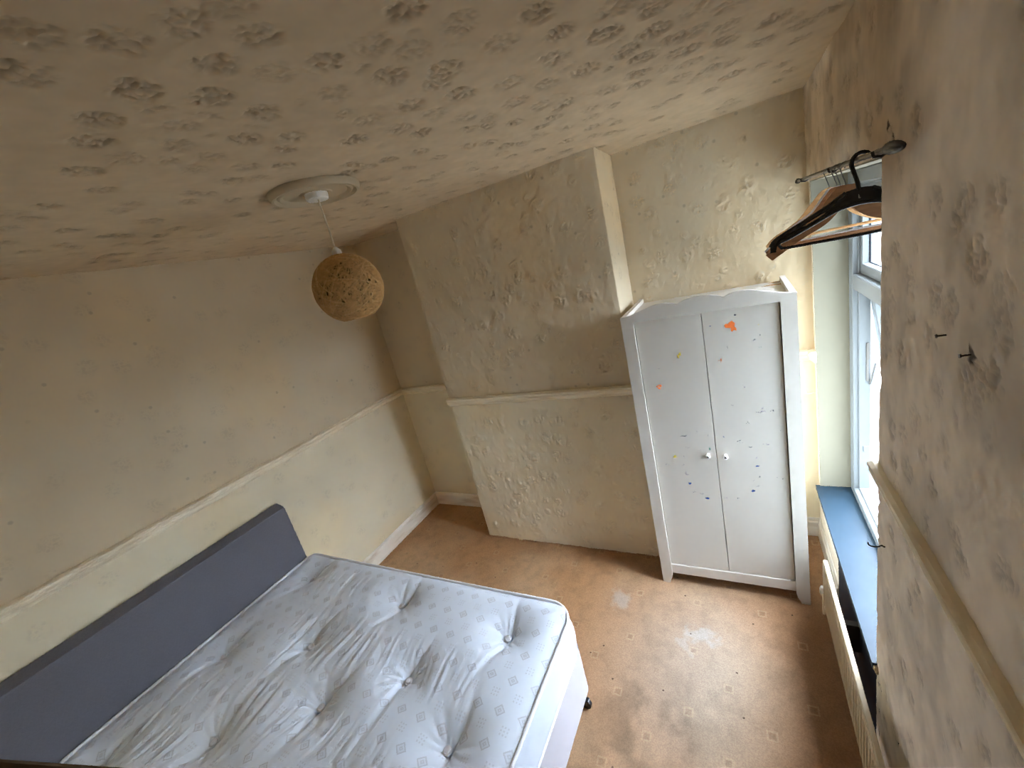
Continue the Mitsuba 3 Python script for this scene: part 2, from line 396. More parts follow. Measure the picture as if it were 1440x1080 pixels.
def tube(path, r, sides=8, caps=True):
    p = np.asarray(path, float)
    r = np.broadcast_to(np.asarray(r, float), (len(p),))
    t = np.gradient(p, axis=0)
    t /= np.linalg.norm(t, axis=1, keepdims=True)
    a = np.cross(t[0], EZ if abs(t[0][2]) < 0.9 else EX)
    a /= np.linalg.norm(a)
    V = []
    ang = np.arange(sides) * 2 * np.pi / sides
    for k in range(len(p)):
        a = a - t[k] * (a @ t[k])
        a /= np.linalg.norm(a)
        b = np.cross(t[k], a)
        V.append(p[k] + r[k] * (np.cos(ang)[:, None] * a + np.sin(ang)[:, None] * b))
    V = np.vstack(V)
    F = []
    for k in range(len(p) - 1):
        for s in range(sides):
            q = (k * sides + s, k * sides + (s + 1) % sides, (k + 1) * sides + (s + 1) % sides, (k + 1) * sides + s)
            F += [(q[0], q[1], q[2]), (q[0], q[2], q[3])]
    if caps:
        n = len(V)
        V = np.vstack([V, p[0], p[-1]])
        for s in range(sides):
            F += [(n, (s + 1) % sides, s), (n + 1, (len(p) - 1) * sides + s, (len(p) - 1) * sides + (s + 1) % sides)]
    return trimesh.Trimesh(V, F, process=False)

def loop_tube(path, r, sides=8):
    p = np.asarray(path, float)
    t = np.roll(p, -1, 0) - np.roll(p, 1, 0)
    t /= np.linalg.norm(t, axis=1, keepdims=True)
    a = np.cross(t, EZ)
    a /= np.linalg.norm(a, axis=1, keepdims=True)
    b = np.cross(t, a)
    ang = np.arange(sides) * 2 * np.pi / sides
    V = (p[:, None] + r * (np.cos(ang)[None, :, None] * a[:, None] + np.sin(ang)[None, :, None] * b[:, None])).reshape(-1, 3)
    n, F = len(p), []
    for k in range(n):
        for s in range(sides):
            q = (k * sides + s, k * sides + (s + 1) % sides, ((k + 1) % n) * sides + (s + 1) % sides, ((k + 1) % n) * sides + s)
            F += [(q[0], q[1], q[2]), (q[0], q[2], q[3])]
    return trimesh.Trimesh(V, F, process=False)

def lathe(profile, center=(0, 0, 0), sections=48):
    m = trimesh.creation.revolve(np.asarray(profile, float), sections=sections)
    m.apply_translation(center)
    return m

def smooth_path(pts, n=8):
    """Catmull-Rom through the points."""
    p = np.asarray(pts, float)
    q = np.vstack([2 * p[0] - p[1], p, 2 * p[-1] - p[-2]])
    out = []
    for k in range(1, len(q) - 2):
        for s in np.linspace(0, 1, n, endpoint=False):
            a, b, c, d = q[k - 1], q[k], q[k + 1], q[k + 2]
            out.append(0.5 * (2 * b + (c - a) * s + (2 * a - 5 * b + 4 * c - d) * s ** 2 + (3 * b - a - 3 * c + d) * s ** 3))
    out.append(p[-1])
    return np.array(out)

# ------------------------------------------------------------------ the room (x to the window wall, y away from the door, z up)
W, H, YN = 3.208, 2.605, -2.96
CF, CA, CB = -0.383, 0.8465, 2.2545        # chimney breast: front, left, right
RY0, RY1, RZ0, RZ1 = -1.250, -0.065, 0.395, 2.168   # window recess
DZ = 1.2785                                # top of the dado rail

struct('floor', box(-0.1, W + 0.1, -4.3, 0.1, -0.06, 0.0), 'carpet', 'worn tan carpet with small diamond motif and a pale stain', 'floor')
cm, cc = stained([relief_sheet('z', H + 0.010, -1, 0.0, W, YN, 0.0, ceiling_relief, 0.0050, ceiling_stain_shade)], box(-0.1, W + 0.1, -4.3, 0.1, H + 0.012, H + 0.1), srgb(196, 177, 148))
add('ceiling', cm, 'ceiling_paper', True, 'discoloured embossed paper ceiling with crinkled dark medallions', 'ceiling', None, 'structure', cc)
struct('wall_left', join(box(-0.1, 0.0, -4.3, 0.1, 0.0, H + 0.02), relief_sheet('x', 0.0, 1, YN, 0.0, 0.0, H, soft_relief, 0.0085)), 'wallpaper', 'beige papered wall behind the grey headboard', smooth=30)
struct('wall_far', join(box(0.0, W, 0.0, 0.1, 0.0, H + 0.02), relief_sheet('y', 0.0, -1, CB, W, 1.0, H, paper_relief, 0.0055)), 'wallpaper', 'beige papered alcove wall either side of the chimney breast', smooth=30)
struct('wall_chimney', join(box(CA, CB, CF, 0.0, 0.0, H + 0.015, 0.006), relief_sheet('y', CF + 0.001, -1, CA + 0.004, CB - 0.004, 0.0, H, paper_relief, 0.0055)), 'wallpaper', 'projecting chimney breast papered in embossed beige paper', smooth=30)
OUT = W + 0.252
right = join(box(W, OUT, -4.3, RY0 - 0.006, 0, H + 0.02), box(W, OUT, RY1 + 0.006, 0.1, 0, H + 0.02),
             box(W, OUT, RY0 - 0.006, RY1 + 0.006, RZ1 + 0.006, H + 0.02), box(W, OUT, RY0 - 0.006, RY1 + 0.006, 0, RZ0 - 0.02))
rm, rc = stained([relief_sheet('x', W, -1, YN, RY0 - 0.003, 0.0, H, right_relief, 0.0055, right_stain), relief_sheet('x', W, -1, RY0 - 0.003, 0.0, RZ1 + 0.004, H, right_relief, 0.006, right_stain)], right, srgb(216, 206, 186))
add('wall_right', rm, 'window_wall_paper', True, 'stained mottled papered wall with the window recess', 'wall', None, 'structure', rc)
FX = 3.353                                  # face of the window frame
rev = join(box(W - 0.0015, FX + 0.07, RY1, RY1 + 0.006, RZ0, RZ1 + 0.006, 0.0), box(W - 0.0015, FX + 0.07, RY0 - 0.006, RY0, RZ0, RZ1 + 0.006, 0.0),
           box(W - 0.0015, FX + 0.07, RY0, RY1, RZ1, RZ1 + 0.006, 0.0))
struct('wall_window_reveal', rev, 'reveal_paint', 'cream painted plaster reveal of the window recess')
orev = join(box(FX + 0.07, OUT + 0.002, RY1 - 0.025, RY1 + 0.006, RZ0 - 0.02, RZ1 + 0.006), box(FX + 0.07, OUT + 0.002, RY0 - 0.006, RY0 + 0.025, RZ0 - 0.02, RZ1 + 0.006),
            box(FX + 0.07, OUT + 0.002, RY0, RY1, RZ1 - 0.02, RZ1 + 0.006), box(FX + 0.07, OUT + 0.04, RY0, RY1, RZ0 - 0.02, RZ0 - 0.002))
struct('wall_window_surround', orev, 'outer_brick', 'grey outer brick surround of the window opening')

# unseen rendered wall, added to cut the sky light from one side
def render_color(p, n, uv):
    return mix(srgb(176, 180, 180), srgb(150, 152, 150), smoothstep(0.35, 0.75, fbm(p.x * 3, p.y * 3, p.z * 2, octaves=4)))
mat('blocker_render', proc(render_color), 0.95, 0.1)
struct('wall_added_blocker', box(OUT, 7.6, -2.65, -2.35, -3.4, 4.6), 'blocker_render', 'unseen grey wall added outside to block sky light from one side')

# wall by the door, the doorway and the landing behind it
HX0, HX1, DH = 1.955, 2.745, 2.03
near = join(box(0.0, HX0, YN - 0.12, YN, 0, H), box(HX1, W, YN - 0.12, YN, 0, H), box(HX0, HX1, YN - 0.12, YN, DH, H))
struct('wall_near', near, 'wallpaper', 'papered wall around the doorway behind the camera')
struct('wall_landing', box(-0.1, W + 0.1, -4.3, -4.2, 0, H), 'hall_paint', 'plain wall of the landing beyond the doorway')
arch = join(box(HX0 - 0.06, HX0 + 0.012, YN, YN + 0.018, 0, DH + 0.05, 0.003), box(HX1 - 0.012, HX1 + 0.06, YN, YN + 0.018, 0, DH + 0.05, 0.003), box(HX0 + 0.012, HX1 - 0.012, YN, YN + 0.018, DH - 0.012, DH + 0.05, 0.003))
struct('trim_9', arch, 'dark_door_wood', 'dark wooden architrave around the doorway', 'trim')

# door leaf, ajar, its top edge just under the camera
leaf = join(box(0, 0.75, -0.036, 0.0, 0.01, 2.0, 0.002))
hx, hy = 1.975, -2.9475
phi = math.atan2(1.165, 4.0)
R = trimesh.transformations.rotation_matrix(phi, EZ)
def place_door(m):
    m.apply_transform(R); m.apply_translation((hx, hy, 0)); return m
struct('door_1', place_door(leaf), 'dark_door_wood', 'dark brown wooden door standing ajar below the camera', 'door')
pan = join(*[box(0.1 + 0.3 * a, 0.35 + 0.3 * a, s, s + 0.006, z0, z1, 0.003) for a in (0, 1) for s in (-0.041, -0.001) for z0, z1 in ((0.2, 0.9), (1.05, 1.85))])
struct('door_1__panel', place_door(pan), 'dark_door_wood', None)
def knobset(s):
    m = lathe([(0, 0), (0.026, 0), (0.026, 0.006), (0.010, 0.010), (0.010, 0.035), (0.026, 0.045), (0.028, 0.058), (0.020, 0.068), (0, 0.070)], sections=24)
    m.apply_transform(trimesh.transformations.rotation_matrix(math.pi / 2 * s, EX))
    m.apply_translation((0.69, 0.0 if s < 0 else -0.036, 1.0))
    return m
struct('door_1__handle', place_door(join(knobset(1), knobset(-1))), 'rail_metal', 'round metal door knob', smooth=30)

# ------------------------------------------------------------------ mouldings
dado = [(0, -0.064), (0.008, -0.064), (0.012, -0.058), (0.012, -0.052), (0.018, -0.050), (0.026, -0.042), (0.029, -0.032), (0.027, -0.026), (0.024, -0.024), (0.024, -0.020), (0.031, -0.017), (0.034, -0.010), (0.031, -0.004), (0.024, -0.002), (0.020, 0.0), (0, 0)]
dado = [(x + 0.004 if x > 0 else 0, z) for x, z in dado]
def rail_piece(key, p0, p1, out, label):
    struct(key, sweep_profile(dado, p0, p1, out), 'cream_gloss', label, 'trim', smooth=25)
rail_piece('trim_1', (0, YN, DZ), (0, 0, DZ), EX, 'long cream dado rail on the wall above the headboard')
rail_piece('trim_2', (0, 0, DZ), (CA, 0, DZ), -EY, 'short cream dado rail in the dark corner alcove')
rail_piece('trim_3', (CA - 0.002, CF, DZ - 0.002), (CB, CF, DZ + 0.002), -EY, 'cream dado rail across the chimney breast')
rail_piece('trim_4', (CB, 0, DZ), (W, 0, DZ), -EY, 'cream dado rail in the alcove behind the wardrobe')
rail_piece('trim_5', (W, 0, DZ), (W, RY1 - 0.001, DZ), -EX, 'stub of cream dado rail between alcove and window')
rail_piece('trim_6', (W, RY0 + 0.005, DZ - 0.010), (W, YN, DZ - 0.010), -EX, 'cream dado rail running from the window towards the camera')
rail_piece('trim_7', (CB, CF, DZ), (CB, 0, DZ), EX, 'short cream dado rail on the side of the chimney breast')
skirt = [(0, 0), (0.016, 0), (0.016, 0.095), (0.014, 0.104), (0.009, 0.110), (0.009, 0.122), (0.006, 0.132), (0, 0.135)]
struct('baseboard_left', sweep_profile(skirt, (0, YN, 0), (0, 0, 0), EX), 'skirting_gloss', 'off white skirting board below the left wall', 'baseboard', 25)
struct('baseboard_far', join(sweep_profile(skirt, (0, 0, 0), (CA, 0, 0), -EY), sweep_profile(skirt, (CB, 0, 0), (W, 0, 0), -EY)), 'skirting_gloss', 'off white skirting boards in the alcoves', 'baseboard', 25)
struct('baseboard_right', sweep_profile(skirt, (W, -0.575, 0), (W, 0, 0), -EX), 'skirting_gloss', 'off white skirting board below the far end of the window', 'baseboard', 25)
struct('trim_10', box(W - 0.006, W + 0.001, -2.30, -0.575, 0.0, RZ0 - 0.003, 0.001), mat('gap_shade', srgb(34, 38, 48), 0.6, 0.3), 'dark panel standing for the shade behind the radiator', 'trim')  # dark colour stands for shade in the gap below the sill
# rough edge where the paper meets the carpet below the chimney breast
rng = random.Random(5)
edge = []
x = CA
while x < CB - 0.01:
    L = rng.uniform(0.03, 0.09)
    L = min(L, CB - x)
    edge.append(box(x, x + L, CF - rng.uniform(0.006, 0.014), CF + 0.004, 0.0, rng.uniform(0.004, 0.010), 0.0015))
    x += L
struct('trim_8', join(*edge), 'carpet', 'frayed carpet edge below the chimney breast', 'trim')

# ------------------------------------------------------------------ window
D1 = FX + 0.068
ZB, ZT = RZ0 + 0.002, RZ1 - 0.0
def rect_frame(x0, x1, y0, y1, z0, z1, wy, wz, b=0.004):
    return join(box(x0, x1, y0, y0 + wy, z0, z1, b), box(x0, x1, y1 - wy, y1, z0, z1, b),
                box(x0, x1, y0 + wy - 0.002, y1 - wy + 0.002, z0, z0 + wz, b), box(x0, x1, y0 + wy - 0.002, y1 - wy + 0.002, z1 - wz, z1, b))
MY = (RY0 + RY1) / 2
tag('window_1', 'white plastic window with fixed top pane and tilted out lower sash', 'window', None, 'structure')
struct('window_1__frame', join(rect_frame(FX, D1, RY0 + 0.001, RY1 - 0.001, ZB, ZT, 0.070, 0.058),
       rect_frame(FX + 0.022, D1 + 0.004, RY0 + 0.001, RY1 - 0.001, ZB, ZT, 0.082, 0.068, 0.003)), 'upvc', None)
TR0, TR1 = 1.615, 1.690
struct('window_1__transom', join(box(FX + 0.001, D1, RY0 + 0.07, RY1 - 0.07, TR0, TR1, 0.004)), 'upvc', None)
for i, (a, b) in enumerate(((RY0 + 0.083, RY1 - 0.083),)):
    s = '' if i == 0 else '_001'
    z0, z1 = TR1 - 0.002, ZT - 0.066
    struct('window_1__fanlight' + s, rect_frame(FX + 0.030, D1 - 0.004, a, b, z0, z1, 0.022, 0.050, 0.004), 'upvc', None)
    struct('window_1__fanlight%s__gasket' % s, rect_frame(FX + 0.058, FX + 0.066, a + 0.018, b - 0.018, z0 + 0.046, z1 - 0.046, 0.007, 0.007, 0.001), 'gasket', None)
    y0, y1, zz0, zz1 = a + 0.02, b - 0.02, z0 + 0.048, z1 - 0.048
    pane = trimesh.Trimesh([(FX + 0.062, y0, zz0), (FX + 0.062, y1, zz0), (FX + 0.062, y1, zz1), (FX + 0.062, y0, zz1)], [(0, 1, 2), (0, 2, 3)])
    struct('window_1__fanlight%s__pane' % s, pane, 'window_glass', None)
    # lower sash, hung at its top and pushed out at the bottom
    h = TR0 - 0.004 - (ZB + 0.056)
    y0, y1 = a + 0.001, b - 0.001
    S = [rect_frame(-0.004, 0.052, y0, y1, -h, 0.0, 0.050, 0.062, 0.005)]
    G = [rect_frame(0.020, 0.028, y0 + 0.046, y1 - 0.046, -h + 0.058, -0.058, 0.007, 0.007, 0.001)]
    Pn = [trimesh.Trimesh([(0.024, y0 + 0.048, -h + 0.06), (0.024, y1 - 0.048, -h + 0.06), (0.024, y1 - 0.048, -0.06), (0.024, y0 + 0.048, -0.06)], [(0, 1, 2), (0, 2, 3)])]
    ang = math.radians(-7.6) if i == 0 else 0.0
    Rm = trimesh.transformations.rotation_matrix(ang, EY)
    for ms, nm, bs in ((S, 'casement' + s, 'upvc'), (G, 'casement%s__gasket' % s, 'gasket'), (Pn, 'casement%s__pane' % s, 'window_glass')):
        m = join(*ms)
        m.apply_transform(Rm)
        m.apply_translation((FX + 0.052 + (0.012 if i == 0 else 0), 0, TR0 - 0.004))
        struct('window_1__' + nm, m, bs, None)
# friction stay and keeps on the jamb beside the open sash
ya = RY1 - 0.083
struct('window_1__stay', join(box(FX + 0.052, FX + 0.062, ya - 0.006, ya + 0.001, 1.12, 1.32, 0.001), box(FX + 0.053, FX + 0.066, ya - 0.010, ya + 0.001, 1.24, 1.33, 0.002),
       tube([(FX + 0.066, ya - 0.008, 1.10), (FX + 0.088, ya - 0.008, 1.22)], 0.004, 6)), 'hook_wire', 'metal friction stay')
struct('window_1__keep', box(FX + 0.040, FX + 0.066, ya - 0.006, ya + 0.001, 0.70, 0.735, 0.002), 'upvc', None)
SB = 0.4135
sill_poly = Polygon([(W - 0.024, RY0 - 0.012), (W - 0.024, RY1 + 0.010), (W, RY1 + 0.010), (W, RY1 - 0.0), (FX + 0.02, RY1 - 0.0), (FX + 0.02, RY0), (W, RY0), (W, RY0 - 0.012)]).buffer(-0.003).buffer(0.003)
struct('window_1__sill', prism(sill_poly, 0.026, (EX, EY, EZ), (0, 0, SB - 0.026)), 'sill_paint', 'grey blue painted window board')

# broken plaster at the end of the sill
rng = np.random.default_rng(3)
crumbs = []
for k in range(7):
    m = trimesh.creation.icosphere(subdivisions=1, radius=rng.uniform(0.006, 0.014))
    m.vertices *= rng.uniform(0.7, 1.2, (len(m.vertices), 1))
    m.apply_translation((W - 0.006 - rng.uniform(0, 0.01), RY0 - 0.008 + rng.uniform(-0.02, 0.012), SB - 0.022 + rng.uniform(-0.018, 0.012)))
    crumbs.append(m)
add('plaster_patch', join(*crumbs), 'plaster_crumb', 40, 'rough lump of broken plaster at the near end of the blue sill', 'plaster lump')

# ------------------------------------------------------------------ radiator below the sill
rx, ry0, ry1, rz0, rz1 = 3.118, -2.05, -0.70, 0.105, 0.385
tag('radiator', 'low cream panel radiator below the blue window sill', 'radiator')
prof = [(0, 0.012), (0.006, 0.0), (0.016, 0.0), (0.016, rz1 - rz0 - 0.004), (0.012, rz1 - rz0), (0.008, rz1 - rz0 + 0.001), (0.003, rz1 - rz0 - 0.006), (0, rz1 - rz0 - 0.018)]
panel = prism(prof, ry1 - ry0, (EX, EZ, EY), (rx, ry0, rz0))
add('radiator__panel', panel, 'radiator_enamel', 30)
flutes = [prism([(0, 0), (0.005, 0.02), (0.005, rz1 - rz0 - 0.05), (0, rz1 - rz0 - 0.03)], 0.020, (-EX, EZ, EY), (rx + 0.001, ry0 + 0.03 + k * 0.0365, rz0 + 0.012)) for k in range(36)]
add('radiator__ridges', join(*flutes), 'radiator_enamel', 30, kind='stuff')
tp = join(box(rx + 0.001, rx + 0.020, ry0, ry1 + 0.001, rz1 - 0.004, rz1 + 0.008, 0.003))
add('radiator__top_rail', tp, 'radiator_enamel')
for k, yb_ in enumerate((ry1 - 0.30, ry0 + 0.13)):
    add('radiator__bracket' + ('' if k == 0 else '_001'), box(rx + 0.014, W - 0.005, yb_, yb_ + 0.03, rz0 + 0.05, rz1 - 0.08, 0.002), 'dark_metal')
valve = join(tube([(rx + 0.006, ry1 + 0.045, 0.0), (rx + 0.006, ry1 + 0.045, rz0 + 0.03)], 0.0075, 10), tube([(rx + 0.006, ry1 - 0.004, rz0 + 0.035), (rx + 0.006, ry1 + 0.050, rz0 + 0.035)], 0.010, 10))
add('radiator__pipe', valve, 'cream_gloss', 30)
add('radiator__valve', join(lathe([(0, 0), (0.014, 0), (0.017, 0.01), (0.017, 0.035), (0.012, 0.048), (0, 0.05)], (rx + 0.006, ry1 + 0.045, rz0 + 0.025), 20)), 'white_plastic', 30, 'white plastic valve cap')

# ------------------------------------------------------------------ wardrobe
WX, WY, WR, WW, WD = 2.2998, -0.6003, -0.01205, 0.7725, 0.535
Mw = trimesh.transformations.translation_matrix((WX, WY, 0)) @ trimesh.transformations.rotation_matrix(WR, EZ)
def wadd(key, m, bsdf, smooth=False, label=None, kind=None, color=None):
    m.apply_transform(Mw)
    return add('wardrobe__' + key, m, bsdf, smooth, label, None, None, kind, color)
tag('wardrobe', 'white two door wardrobe with scalloped top and coloured paint marks', 'wardrobe')
ST = 0.062
# side panels, back, top, floor
wadd('side_panel', box(0.001, 0.018, 0.018, WD, 0.06, 1.705, 0.001), 'wardrobe_white')
wadd('side_panel_001', box(WW - 0.018, WW - 0.001, 0.018, WD, 0.06, 1.705, 0.001), 'wardrobe_white')
wadd('back_panel', box(0.018, WW - 0.018, WD - 0.008, WD - 0.001, 0.08, 1.70), 'wardrobe_white')
wadd('top_panel', box(0.017, WW - 0.017, 0.016, WD, 1.690, 1.708, 0.001), 'wardrobe_white')
wadd('bottom_panel', box(0.018, WW - 0.018, 0.040, WD - 0.008, 0.085, 0.103), 'wardrobe_white')
# raised side edges of the top
def side_edge(x0):
    return prism([(0.014, 1.704), (0.014, 1.731), (WD - 0.03, 1.733), (WD, 1.733), (WD, 1.704)], 0.024, (EY, EZ, EX), (x0, 0, 0))
wadd('top_edge', side_edge(0.0), 'wardrobe_white')
wadd('top_edge_001', side_edge(WW - 0.024), 'wardrobe_white')
# scalloped cornice
def scallop():
    hump = [(0.0, 1.7315), (0.045, 1.737), (0.083, 1.7475), (0.115, 1.756), (0.144, 1.764), (0.172, 1.772), (0.204, 1.7755), (0.235, 1.7745), (0.262, 1.768), (0.283, 1.7585)]
    mid = [(0.305, 1.769), (0.335, 1.7775), (0.363, 1.7815), (0.386, 1.782)]
    left = np.vstack([smooth_path(hump, 5), smooth_path([(0.283, 1.7585)] + mid, 5)[1:]])
    rightp = left[::-1][1:].copy()
    rightp[:, 0] = WW - rightp[:, 0]
    return np.vstack([left, rightp])
top = scallop()
cornice = Polygon([tuple(q) for q in top] + [(WW, 1.7), (0, 1.7)])
wadd('cornice', prism(cornice, 0.017, (EX, EZ, EY), (0, -0.002, 0)), 'wardrobe_white', label='scalloped white top board')
# stiles running into the feet
def stile(x0, flip):
    foot = [(0, 0.0), (0.040, 0.0), (ST - 0.004, 0.044), (ST, 0.062), (ST, 1.6995), (0, 1.6995)]
    pl = Polygon([(ST - a, b) for a, b in foot] if flip else foot)
    return prism(pl, 0.018, (EX, EZ, EY), (x0, 0.0, 0))
wadd('stile', stile(0.0, False), 'wardrobe_white')
wadd('stile_001', stile(WW - ST, True), 'wardrobe_white')
for k, x0 in enumerate((0.001, WW - 0.036)):
    wadd('back_foot' + ('' if k == 0 else '_001'), box(x0, x0 + 0.035, WD - 0.05, WD - 0.01, 0.0, 0.062, 0.001), 'wardrobe_white')
wadd('bottom_rail', box(ST - 0.001, WW - ST + 0.001, 0.008, 0.026, 0.074, 0.1405, 0.0015), 'wardrobe_white')
XM = 0.386
PCOL = {'o': (232, 122, 62), 'y': (216, 200, 92), 'k': (62, 62, 72), 'b': (52, 78, 140), 'g': (70, 120, 98), 'p': (138, 120, 150)}
PM = [('o', 0.143, 1.33, 0.014, 0.014), ('o', 0.449, 1.447, 0.008, 0.009), ('y', 0.262, 1.495, 0.012, 0.013), ('y', 0.621, 1.607, 0.004, 0.004), ('k', 0.531, 1.665, 0.008, 0.006), ('b', 0.418, 1.63, 0.007, 0.007), ('k', 0.603, 1.534, 0.008, 0.009), ('k', 0.624, 1.555, 0.003, 0.004), ('g', 0.622, 1.495, 0.006, 0.006), ('k', 0.487, 1.511, 0.003, 0.004), ('p', 0.544, 1.303, 0.011, 0.011), ('k', 0.484, 1.204, 0.007, 0.004), ('p', 0.609, 1.173, 0.017, 0.021), ('k', 0.655, 1.166, 0.009, 0.012), ('k', 0.156, 1.431, 0.005, 0.004), ('k', 0.545, 1.104, 0.009, 0.009), ('k', 0.682, 1.057, 0.002, 0.003), ('k', 0.224, 1.032, 0.028, 0.005), ('k', 0.306, 1.059, 0.005, 0.005), ('k', 0.354, 1.035, 0.003, 0.005), ('g', 0.357, 0.954, 0.005, 0.011), ('p', 0.246, 0.959, 0.011, 0.008), ('y', 0.171, 0.904, 0.012, 0.01), ('k', 0.219, 0.905, 0.005, 0.006), ('k', 0.129, 0.852, 0.011, 0.005), ('k', 0.211, 0.854, 0.009, 0.006), ('k', 0.304, 0.945, 0.004, 0.005), ('p', 0.223, 0.796, 0.013, 0.018), ('b', 0.232, 0.732, 0.01, 0.01), ('k', 0.25, 0.678, 0.011, 0.007), ('k', 0.287, 0.668, 0.011, 0.009), ('b', 0.312, 0.639, 0.016, 0.008), ('b', 0.43, 1.026, 0.009, 0.006), ('k', 0.501, 0.996, 0.014, 0.008), ('k', 0.549, 0.966, 0.013, 0.007), ('p', 0.617, 0.983, 0.024, 0.006), ('p', 0.572, 0.905, 0.009, 0.011), ('b', 0.571, 0.854, 0.011, 0.007), ('k', 0.579, 0.797, 0.012, 0.008), ('k', 0.55, 0.765, 0.004, 0.005), ('b', 0.544, 0.704, 0.012, 0.01), ('k', 0.566, 0.736, 0.009, 0.006), ('p', 0.411, 0.652, 0.007, 0.009), ('k', 0.468, 0.656, 0.014, 0.008), ('k', 0.68, 0.785, 0.004, 0.004), ('k', 0.655, 0.794, 0.004, 0.005), ('k', 0.596, 1.16, 0.017, 0.007)]
DY = 0.015      # face of the doors behind the face of the stiles
def paint_flecks(inside):
    rng = np.random.default_rng(11)
    V, F, C = [], [], []
    for kind, u, z, a, b in PM:
        if not inside(u):
            continue
        solid = (kind in 'b' and a > 0.009) or (kind == 'g' and b > 0.01) or (kind == 'k' and u == 0.531)
        n = 3 if solid else max(3, int(6 * (a * b / 1e-4) ** 0.5))
        for k in range(n):
            s = 0.75 if solid else rng.uniform(0.35, 0.60) if kind in 'oy' else rng.uniform(0.08, 0.17) if kind == 'p' else rng.uniform(0.14, 0.36)
            th = rng.uniform(0, 2 * np.pi)
            rr = (0.2 if solid else rng.uniform(0.2, 1.0))
            cu, cz = u + a * rr * math.cos(th), z + b * rr * math.sin(th)
            ang = np.arange(7) * 2 * np.pi / 7 + rng.uniform(0, 1)
            sc = rng.uniform(0.55, 1.15, 7)
            base = len(V)
            t = -rng.uniform(0.0003, 0.0006)
            col = np.array(srgb(*PCOL[kind])) * (1.0 if solid else rng.uniform(0.8, 1.3))
            if not solid and kind in 'kp':
                col = col * 0.75 + 0.1
            for g, q in zip(ang, sc):
                V.append((cu + max(a * s, 0.0016) * q * math.cos(g), DY + t, cz + max(b * s * 0.8, 0.0014) * q * math.sin(g)))
            V.append((cu, DY + t - 0.0003, cz))
            C += [col] * 8
            F += [(base + 7, base + (i + 1) % 7, base + i) for i in range(7)]
    return trimesh.Trimesh(V, F, process=False), np.clip(np.array(C), 0, 1)
for k, (a, b) in enumerate(((ST + 0.0035, XM - 0.0018), (XM + 0.0018, WW - ST - 0.0032))):
    nm = 'door' if k == 0 else 'door_001'
    wadd(nm, box(a, b, DY, DY + 0.018, 0.1435, 1.6985, 0.0012), 'wardrobe_white', label='white door with a paint-flecked front' if k == 0 else 'white door with an orange paint splash near its top')
    m, c = paint_flecks((lambda u: u < XM) if k == 0 else (lambda u: u >= XM))
    wadd(nm + '__paint_marks', m, 'paint_marks_look', False, 'flecks of coloured paint', 'stuff', c)
    kx, kz = (0.345, 0.919) if k == 0 else (0.430, 0.917)
    kn = lathe([(0, 0), (0.008, 0), (0.0075, 0.006), (0.0065, 0.010), (0.009, 0.014), (0.0125, 0.019), (0.0135, 0.024), (0.0115, 0.029), (0.006, 0.0315), (0, 0.0318)], sections=28)
    kn.apply_transform(trimesh.transformations.rotation_matrix(math.pi / 2, EX))
    kn.apply_translation((kx, DY, kz))
    wadd(nm + '__knob', kn, 'knob_white', 40, 'round white knob')
    sc = lathe([(0, 0), (0.0056, 0), (0.005, 0.0018), (0, 0.0022)], sections=14)
    sc.apply_transform(trimesh.transformations.rotation_matrix(math.pi / 2, EX))
    sc.apply_translation((kx, DY - 0.0312, kz))
    wadd(nm + '__screw', sc, 'screw_dark', 40, 'dark screw in the knob')
# orange splash on the right door
rng = np.random.default_rng(4)
spl = Polygon([(0.483, 1.621), (0.489, 1.627), (0.499, 1.624), (0.506, 1.633), (0.515, 1.637), (0.521, 1.630), (0.527, 1.625), (0.522, 1.612), (0.528, 1.603), (0.531, 1.590), (0.520, 1.595), (0.512, 1.586), (0.508, 1.596), (0.511, 1.605), (0.498, 1.607), (0.486, 1.610)]).buffer(0.003).buffer(-0.002)
wadd('door_001__orange_splash', prism(spl, 0.0012, (EX, EZ, EY), (0, DY - 0.0011, 0)), mat('orange_paint', srgb(238, 128, 66), 0.6, 0.3), label='orange paint splash')
# torn paper on the top at the back
tear = prism(Polygon([(0.66, 0.42), (0.70, 0.44), (0.745, 0.43), (0.745, 0.40), (0.71, 0.41)]), 0.0015, (EX, EY, EZ), (0, 0, 1.7078))
wadd('top_tear', tear, 'bare_board', label='torn patch baring brown board')
tear = prism(Polygon([(0.69, 0.50), (0.72, 0.515), (0.747, 0.50), (0.747, 0.485), (0.715, 0.488)]), 0.0015, (EX, EY, EZ), (0, 0, 1.7078))
wadd('top_tear_001', tear, 'bare_board', label='torn patch baring brown board')

# ------------------------------------------------------------------ bed
BX0, BX1, BY0, BY1 = 0.105, 2.062, -2.752, -1.398
ZE, ZL, ZP = 0.548, 0.352, 0.350        # top edge, bottom edge of the mattress
tag('divan_base', 'grey fabric divan bed base below the white mattress', 'bed base')
def round_rect(x0, x1, y0, y1, rads, n=10):
    """Corner radii in the order (x0,y0), (x1,y0), (x1,y1), (x0,y1); counter-clockwise."""
    P = []
    for (cx, cy, a0), r in zip(((x0, y0, 180), (x1, y0, 270), (x1, y1, 0), (x0, y1, 90)), rads):
        sx, sy = (1 if cx == x0 else -1), (1 if cy == y0 else -1)
        for k in range(n + 1):
            a = math.radians(a0 + 90 * k / n)
            P.append((cx + sx * r + r * math.cos(a), cy + sy * r + r * math.sin(a)))
    return np.array(P)
def resample(P, step):
    Q = np.vstack([P, P[:1]])
    s = np.r_[0, np.cumsum(np.linalg.norm(np.diff(Q, axis=0), axis=1))]
    n = int(s[-1] / step)
    t = np.arange(n) * s[-1] / n
    return np.c_[np.interp(t, s, Q[:, 0]), np.interp(t, s, Q[:, 1])]
base_out = Polygon(round_rect(BX0 + 0.008, BX1 - 0.006, BY0 + 0.008, BY1 - 0.006, (0.01, 0.05, 0.05, 0.01)))
